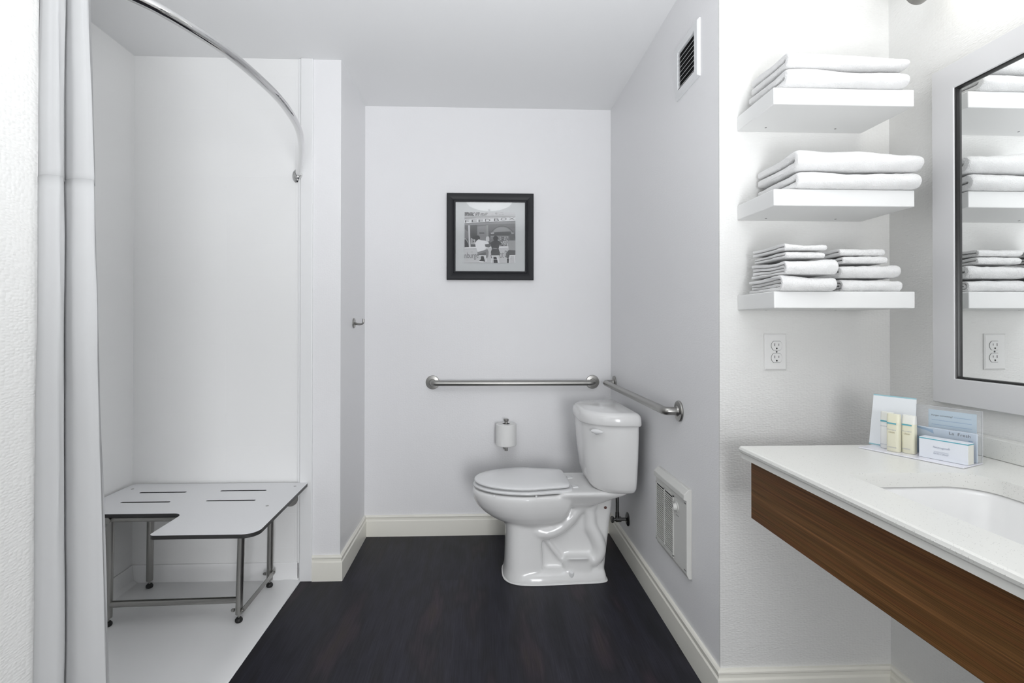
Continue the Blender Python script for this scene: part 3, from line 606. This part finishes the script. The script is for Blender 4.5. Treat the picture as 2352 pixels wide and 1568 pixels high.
# ------------------------------------------------------------------ shelves, towels, outlet
SH = [(1.847, 'top', 'uppermost of the three white floating shelves, holding two large towels'),
      (1.5665, 'middle', 'middle one of the three white floating shelves'),
      (1.284, 'bottom', 'lowest of the three white floating shelves, holding the small towels')]
for z, _, lab in SH:
    s = thing('floating_shelf', lab, 'shelf', (1.007, YN, z-.0465), group='floating shelves in the niche')
    obj('board', MB().box((.806, 1.385, z-.0465), (1.207, YN, z)), 'shelf_white', s, smooth=30, bevel=.0025, seg=3)
    for x in (.878, 1.098):
        obj('screw', MB().lathe((x, 1.552, z-.0463), (0,0,-1), [(0,0),(0,.0032),(.0006,.003),(.0006,0)], 12), 'dark_grey', s)
def towel(x0, x1, yf, yb, z0, h, nl, seed, bow=0., tip=0., droop=0.):
    R = random.Random(seed); m = MB(); t = h/(2*nl); nx = 44
    for k in range(nl):
        ro = h/2-k*t; ri = max(ro-t*1.0, .0004); cz = h/2
        ox0, ox1 = R.uniform(-.003, .004)+k*.002, R.uniform(-.004, .002)-k*.001; y0 = yf+(.002 if k else 0)+h/2; off = R.uniform(-.008, .004)
        sec = []   # (y, z) closed outline of one folded band, a U lying on its side
        def arc(r, a0, a1, n): return [(y0+r*math.cos(a)*1.0, cz+r*math.sin(a)) for a in [a0+(a1-a0)*q/n for q in range(n+1)]]
        yb2 = yb+off
        nb = 12
        outer = [(yb2+(y0-yb2)*q/nb, cz+ro) for q in range(nb)]+arc(ro, PI/2, 3*PI/2, 12)+[(y0+(yb2-y0)*(q+1)/nb, cz-ro) for q in range(nb)]
        inner = [(yb2+(y0-yb2)*q/nb, cz-ri) for q in range(nb)]+arc(ri, 3*PI/2, PI/2, 8)+[(y0+(yb2-y0)*(q+1)/nb, cz+ri) for q in range(nb)]
        mid = (ro+ri)/2
        sec = outer+inner
        loops = []
        W = x1-x0; R0 = t*.95
        q = [R0*(1-math.cos(PI/2*a/6))/W for a in range(7)]
        for ss in q+[q[-1]+(1-2*q[-1])*a/nx for a in range(1, nx)]+[1-a for a in q[::-1]]:
            e = min(ss, 1-ss)*W; sh = 1 if e > R0 else .5+.5*math.sqrt(max(0, 1-(1-e/R0)**2))
            x = x0+ox0+(x1-x0+ox1-ox0)*ss; lp = []
            for (y, z) in sec:
                dz = z-cz; dy = y-y0
                if dy < 0: rad = math.hypot(dy, dz); f = (mid+(rad-mid)*sh)/max(rad, 1e-6); dy *= f; dz *= f
                else: sg = 1 if dz >= 0 else -1; dz = sg*(mid+(abs(dz)-mid)*sh)
                yy = y0+dy; zz = z0+cz+dz
                back = max(0, (yy-yf)/(yb-yf))
                n1 = noise.noise((x*9+seed, yy*9, zz*6)); n2 = noise.noise((x*38, yy*38+seed, zz*38)); n3 = noise.noise((x*150, yy*150, zz*150+seed))
                g = (zz-z0)/h
                zz += g*(n1*.011+bow*math.sin(PI*ss)+tip*(ss-.5)-droop*back)+n2*.0022+n3*.0011
                yy += n1*.006*(1-back)+n2*.002+n3*.0011
                lp.append(Vector((x+n2*.002*(1 if e < .02 else 0)+n3*.0004, yy, max(zz, z0+.0004+abs(n3)*.0003))))
            loops.append(lp)
        m.loft(loops)
    zt = max(v.z for v in m.v); lim = z0+h+.001
    for v in m.v:
        if v.z > z0: v.z = z0+(v.z-z0)*min(1, (lim-z0)/(zt-z0))
    return m
def put(name, label, group, args, **kw):
    tag(obj(name, towel(*args, **kw), 'terry', smooth=70), label, 'towel', group)
put('bath_towel', 'large folded white towel directly on the top shelf', 'folded bath towels', (.836, 1.180, 1.362, 1.572, 1.8475, .050, 1, 3), tip=-.006)
put('bath_towel', 'large folded white towel lying uppermost on the top shelf', 'folded bath towels', (.840, 1.178, 1.366, 1.568, 1.9000, .047, 1, 8), tip=-.010)
put('bath_towel', 'large folded white towel directly on the middle shelf', 'folded bath towels', (.862, 1.216, 1.362, 1.574, 1.5670, .048, 1, 15), tip=.0)
put('bath_towel', 'large folded white towel uppermost on the middle shelf, overhanging its right end', 'folded bath towels', (.866, 1.220, 1.360, 1.572, 1.6165, .058, 1, 21), tip=-.010)
LS = [(.822,.972,1.362,1.545,.043,2,31,'hand_towel','small folded white hand towel at the bottom of the left stack'),
      (.824,.976,1.358,1.540,.044,2,37,'hand_towel','small folded white hand towel second from the bottom of the left stack'),
      (.830,.942,1.368,1.535,.019,1,41,'washcloth','thin folded white washcloth second from the top of the left stack'),
      (.828,.946,1.366,1.538,.020,1,47,'washcloth','thin folded white washcloth on top of the left stack')]
z = 1.2845
for a, b, c, d, h, nl, sd, nm, lab in LS: put(nm, lab, 'small towels on the bottom shelf', (a, b, c, d, z, h, nl, sd), tip=-.002); z += h+.0015
RS = [(1.012,1.186,1.402,1.555,.038,2,53,'hand_towel','small folded white hand towel at the bottom of the right stack'),
      (1.012,1.184,1.402,1.552,.040,1,59,'hand_towel','small folded white hand towel second from the bottom of the right stack'),
      (1.022,1.152,1.410,1.548,.021,1,61,'washcloth','thin folded white washcloth second from the top of the right stack'),
      (1.018,1.146,1.412,1.55,.021,1,67,'washcloth','thin folded white washcloth on top of the right stack')]
z = 1.2845
for a, b, c, d, h, nl, sd, nm, lab in RS: put(nm, lab, 'small towels on the bottom shelf', (a, b, c, d, z, h, nl, sd)); z += h+.0015

ou = thing('electrical_outlet', 'white duplex electrical outlet under the lowest shelf', 'outlet', (.926, YN, 1.05))
obj('cover_plate', MB().loft([[Vector((x, y, zz)) for x, zz in ((.8905+i,1.0495+i),(.9615-i,1.0495+i),(.9615-i,1.1640-i),(.8905+i,1.1640-i))] for y, i in ((YN,0),(YN-.003,0),(YN-.0055,.004))]), 'plate_white', ou, smooth=20)
for zc in (1.1265, 1.0880):
    cxo = .9285
    lp = []
    for k in range(40):
        t = 2*PI*k/40; lp.append(Vector((cxo+.0172*math.cos(t), YN-.0052, zc+max(-.0140, min(.0140, .0172*math.sin(t))))))
    o = obj('receptacle', MB().prism(lp, (0,0,0), (0,-.0018,0)), 'plate_white', ou, smooth=30)
    ring = MB(); big = [Vector((cxo+(p.x-cxo)*1.05, YN-.0057, zc+(p.z-zc)*1.06)) for p in lp]; ring.prism(big, (0,0,0), (0,-.0001,0)); obj('gap_line', ring, 'dark_grey', o, smooth=0)
    sl = MB(); y = YN-.0071
    sl.box((cxo-.0076, y, zc-.001), (cxo-.0060, y-.0003, zc+.0075)); sl.box((cxo+.0054, y, zc), (cxo+.0068, y-.0003, zc+.0068)); sl.lathe((cxo-.0004, y, zc-.0085), (0,-1,0), [(0,0),(0,.0026),(.0003,.0026),(.0003,0)], 14)
    obj('slots', sl, 'dark_gap', o, smooth=0)
obj('screw', MB().lathe((.9285, YN-.0054, 1.1072), (0,-1,0), [(0,0),(0,.003),(.0012,.0025),(.0012,0)], 14), 'dark_grey', ou)

# ------------------------------------------------------------------ countertop, sink, apron, backsplash
CT, CU = .858, .826; XC = .716; YA, YB = -.35, 1.39
ct = thing('countertop', 'white speckled quartz countertop around the sink', 'countertop', (1.0, .6, CU))
hole = fillet([(.815,1.122),(1.112,1.122),(1.112,.56),(.815,.56)], [.022,.07,.07,.03], 0, 8)
cm = slab([(XC,YA,0),(XM,YA,0),(XM,YB,0),(XC,YB,0)], [hole], CU, CT)
cm.prism([(XC,YA,CT),(XC-.005,YA,CT-.002),(XC-.0075,YA,CT-.008),(XC-.006,YA,CT-.014),(XC+.004,YA,CT-.022),(XC+.012,YA,CU-.002),(XC+.02,YA,CU)], (0,0,0), (0,YB-YA,0))
obj('top', cm, 'quartz', ct, smooth=25)
bs = tag(obj('backsplash', MB().box((1.270, YA, CT+.0003), (XM, YB-.01, .909)), 'quartz', smooth=30, bevel=.002), 'low white quartz backsplash along the mirror wall behind the sink', 'backsplash')
sk = thing('undermount_sink', 'white rectangular undermount sink basin cut into the countertop', 'sink', (.963, .84, CU-.15))
def srect(e, z, r): return fillet([(.815-.004+e,1.126-e),(1.116-e,1.126-e),(1.116-e,.556+e),(.811+e,.556+e)], [max(.02,r*.5),r,r,max(.02,r*.5)], z, 8)
obj('basin', MB().loft([srect(-.03, CU-.0005, .09), srect(.0, CU-.001, .075), srect(.004, CU-.012, .075), srect(.015, CU-.06, .075), srect(.032, CU-.11, .075), srect(.06, CU-.135, .07), srect(.10, CU-.143, .05), srect(.14, CU-.146, .02)], cap=False).loft([srect(.14, CU-.146, .02), srect(.139, CU-.1465, .02)]), 'porcelain', sk, smooth=70)
obj('drain', MB().lathe((.963, .84, CU-.146), (0,0,1), [(0,0),(0,.022),(.002,.022),(.003,.018),(.001,.012),(.001,0)], 28), 'chrome', sk)
ap = thing('vanity_apron', 'dark walnut vanity apron panel hanging under the countertop', 'vanity panel', (.75, .6, .661))
obj('front_panel', MB().box((.742, YA, .661), (.760, YB-.002, CU-.0005)), 'walnut', ap, smooth=30, bevel=.0008)
obj('end_panel', MB().box((.7605, YB-.020, .661), (XM, YB-.002, CU-.0005)), 'walnut', ap, smooth=30, bevel=.0008)

# ------------------------------------------------------------------ mirror and vanity light
mi = thing('wall_mirror', 'large wall mirror in a wide pale silver frame over the sink', 'mirror', (XM, .9, .978))
MY0, MY1, MZ0, MZ1 = .45, 1.407, .976, 1.902
def ml(x, i): return [Vector((x, MY0+i, MZ0+i)), Vector((x, MY1-i, MZ0+i)), Vector((x, MY1-i, MZ1-i)), Vector((x, MY0+i, MZ1-i))]
obj('frame', MB().loft([ml(XM, 0), ml(1.279, 0), ml(1.276, .002), ml(1.274, .068), ml(1.276, .071), ml(XM, .071)], cap=False), 'mirror_frame', mi, smooth=20)
obj('liner', MB().loft([ml(XM, .0712), ml(1.2755, .0712), ml(1.2755, .0725), ml(1.2775, .0735), ml(1.2775, .0755), ml(1.285, .0775), ml(XM, .0775)], cap=False), 'mirror_liner', mi, smooth=20)
obj('mirror_pane', MB().box((1.2845, MY0+.0755, MZ0+.0755), (1.296, MY1-.0755, MZ1-.0755)), 'mirror_glass', mi, smooth=0)
vl = thing('vanity_light', 'glowing frosted glass vanity light with a chrome end above the mirror', 'light', (XM, .9, 2.13))
lx, lz = 1.215, 2.122
def tubey(y0, y1, prof): return MB().lathe((lx, y0, lz), (0, 1, 0), [(d, r) for d, r in prof], 36)
obj('glass_shade', tubey(.48, 0, [(0,.03),(.008,.045),(.03,.056),(.08,.060),(.79,.060),(.84,.056),(.862,.045),(.870,.03)]), 'lamp_glass', vl)
obj('end_cap', tubey(1.348, 0, [(0,.0),(0,.034),(.012,.036),(.040,.036),(.044,.03),(.045,0)]), 'brushed_steel', vl)
obj('end_cap', tubey(.444, 0, [(0,0),(0,.03),(.004,.038),(.034,.040),(.034,0)]), 'brushed_steel', vl)
obj('wall_plate', MB().box((XM-.012, .80, 2.09), (XM, 1.0, 2.22)), 'brushed_steel', vl, smooth=30, bevel=.003)
for yy in (.84, .96): obj('arm', MB().tube([(XM-.01,yy,lz),(lx+.05,yy,lz)], .012), 'brushed_steel', vl)

cl = thing('ceiling_light', 'round frosted glass dome ceiling light above the middle of the room', 'light', (.08, .74, H-.09))
obj('dome', MB().lathe((.08,.74,H), (0,0,-1), [(.012,0),(.012,.225),(.02,.226),(.045,.205),(.07,.15),(.085,.08),(.089,0)], 48), 'dome_glass', cl)
obj('rim', MB().lathe((.08,.74,H), (0,0,-1), [(0,0),(0,.235),(.010,.235),(.012,.228),(.012,0)], 48), 'white_trim', cl)
obj('finial', MB().lathe((.08,.74,H-.089), (0,0,-1), [(-.002,.012),(.006,.012),(.012,.006),(.014,0)], 20), 'brushed_steel', cl)

# ------------------------------------------------------------------ toiletries on the counter
HA = math.atan2(-.917, .4)
def place(name, label, cat, u, v, z=0, group=None, rz=0):
    e = Vector((.4, -.917, 0)); n = Vector((.917, .4, 0)); p = Vector((1.021, 1.355, CT+.0006))+e*u+n*v
    return thing(name, label, cat, (p.x, p.y, p.z+z), HA+rz, group)
ho = place('acrylic_holder', 'clear acrylic toiletries display stand on the countertop corner', 'display stand', 0, 0)
def lp_(o_, name, m, mats, **k): return obj(name, m, mats, o_, local=True, **k)
lp_(ho, 'base_plate', MB().box((0,0,0), (.228,.092,.003)), 'acrylic_base', smooth=0, bevel=.0008)
lp_(ho, 'back_panel', MB().box((.080,.0885,.003), (.227,.0905,.124)), 'acrylic', smooth=0)
lp_(ho, 'back_panel_edge', MB().box((.080,.0884,.124), (.227,.0916,.1255)).box((.227,.0884,.003), (.2285,.0916,.1255)), 'acrylic_edge', smooth=0)
lp_(ho, 'front_panel', MB().box((.101,.070,.003), (.228,.072,.073)), 'acrylic', smooth=0)
lp_(ho, 'front_panel_edge', MB().box((.101,.0699,.073), (.228,.0721,.0742)), 'acrylic_edge', smooth=0)
Zs = .0034
# tall white card, leaning back a little
c1 = place('tall_card', 'tall white card with teal edges at the left end of the display stand', 'card', -.010, .066, Zs)
lp_(c1, 'sheet', MB().prism([(0,0,0),(.108,0,0),(.108,.012,.136),(.006,.012,.136)], (0,0,0), (0,.002,0)), 'card_white', smooth=0)
lp_(c1, 'edge_stripe', MB().prism([(.0,-.0003,.0),(.108,-.0003,.0),(.108,-.0001,.003),(0,-.0001,.003)], (0,0,0), (0,.0002,0)), 'pale_teal', smooth=0)
lp_(c1, 'edge_stripe', MB().prism([(.006,.0118,.1345),(.108,.0118,.1345),(.108,.012,.1375),(.006,.012,.1375)], (0,0,0), (0,.002,0)), 'pale_teal', smooth=0)
c2 = place('information_card', 'blue printed card behind the clear back panel of the stand', 'card', .118, .0922, Zs+.0)
lp_(c2, 'sheet', MB().box((0,0,.0), (.098,.0012,.113)), 'card_blue', smooth=0)
text('lettering', 'Forget something?', (.007,-.0004,.096), (1,0,0), (0,0,1), .044, .005, 'ink_black', c2, local=True)
for i, wd in enumerate((.034,.082,.082,.080)):
    lp_(c2, 'text_line', MB().box((.054 if i == 0 else .007, -.0004, .098-i*.0115), ((.054 if i == 0 else .007)+wd, -.0002, .0992-i*.0115)), 'card_mid', smooth=0)
c3 = place('wipes_packet', 'pale blue packet standing in the lower acrylic pocket behind the soap box', 'packet', .102, .0735, Zs)
lp_(c3, 'sheet', MB().box((0,0,0), (.122,.004,.0685)), 'packet_blue', smooth=0, bevel=.001)
lp_(c3, 'blue_print', MB().prism([(0,-.0004,.0685),(.034,-.0004,.0640),(.036,-.0004,.054),(.022,-.0004,.060),(0,-.0004,.064)], (0,0,0), (0,.0002,0)), 'card_mid', smooth=0)
lp_(c3, 'blue_print', MB().prism([(0,-.0004,.045),(.010,-.0004,.036),(.012,-.0004,.0),(0,-.0004,.0)], (0,0,0), (0,.0002,0)), 'card_mid', smooth=0)
lp_(c3, 'blue_print', MB().box((.106,-.0004,0), (.114,-.0002,.05)), 'card_mid', smooth=0)
text('lettering', 'La  Fresh', (.068,-.0006,.058), (1,0,-.02), (0,0,1), .042, .007, 'ink_black', c3, local=True)
def bottle(label, u, v, m, cap, lines, rz=0, h=.097, w_=.030):
    o = place('toiletry_bottle', label, 'bottle', u, v, Zs, 'toiletry bottles', rz)
    def ov(a, b, z, n=28): return [Vector((math.copysign(abs(math.cos(t))**.55, math.cos(t))*a, math.copysign(abs(math.sin(t))**.55, math.sin(t))*b, z)) for t in [2*PI*k/n for k in range(n)]]
    lp_(o, 'body', MB().loft([ov(w_*.46,.0095,0), ov(w_*.49,.0105,.0015), ov(w_*.49,.0105,h*.5), ov(w_*.495,.009,h*.78)]), m, smooth=50)
    lp_(o, 'cap', MB().loft([ov(w_*.495,.009,h*.78), ov(w_*.50,.0065,h*.97), ov(w_*.49,.0055,h)]), cap, smooth=50)
    f = -.0108
    lp_(o, 'band', MB().prism([(-w_*.41,f+.0008,.071),(w_*.32,f+.0005,.071),(w_*.32,f+.001,.0745),(-w_*.41,f+.0013,.0745)], (0,0,0), (0,.0006,0)), 'teal', smooth=0)
    for s, x, z, wd, hh, mm in lines: text('lettering', s, (x, f-.0001, z), (1,0,0), (0,.0,1), wd, hh, mm, o, local=True)
    return o
bottle('slim white lotion bottle standing behind the two cream bottles, leftmost', .045, .050, 'white_bottle', 'bottle_cap', [('Neutrogena', -.0115,.058,.022,.0032,'ink_grey'), ('BODY LOTION', -.0115,.010,.021,.0024,'ink_grey')])
bottle('cream conditioner bottle with teal band standing in front of the lotion', .0705, .030, 'cream_bottle', 'cream_bottle', [('Neutrogena', -.0112,.055,.021,.0030,'ink_grey'), ('clean', -.0075,.048,.014,.0046,'ink_tan'), ('CONDITIONER', -.0112,.010,.022,.0026,'ink_grey')])
bottle('cream shampoo bottle with a pale cap beside the soap box', .0995, .042, 'cream_bottle', 'bottle_cap', [('Neutrogena', -.0112,.055,.021,.0030,'ink_grey'), ('clean', -.0075,.048,.014,.0046,'ink_tan'), ('SHAMPOO', -.0112,.010,.018,.0028,'ink_grey')])
sb = place('soap_box', 'white bath soap box with teal edge at the right of the stand', 'box', .127, .028, Zs)
lp_(sb, 'carton', MB().box((0,0,0), (.098,.028,.050)), 'box_white', smooth=0, bevel=.0006)
lp_(sb, 'teal_stripe', MB().box((-.0002,-.0003,.0465), (.0985,.0282,.0488)), 'teal', smooth=0)
lp_(sb, 'end_flap', MB().box((.0980,.0015,.001), (.0984,.0265,.046)), 'box_cream', smooth=0)
text('lettering', 'Neutrogena\u00ae', (.030,-.0005,.026), (1,0,0), (0,0,1), .034, .0065, 'ink_grey', sb, local=True)
text('lettering', 'BATH SOAP', (.031,-.0005,.0125), (1,0,0), (0,0,1), .030, .0036, 'ink_grey', sb, local=True)
lp_(sb, 'text_line', MB().box((.031,-.0004,.0195), (.061,-.0002,.0199)).box((.031,-.0004,.0175), (.061,-.0002,.0178)), 'ink_grey', smooth=0)
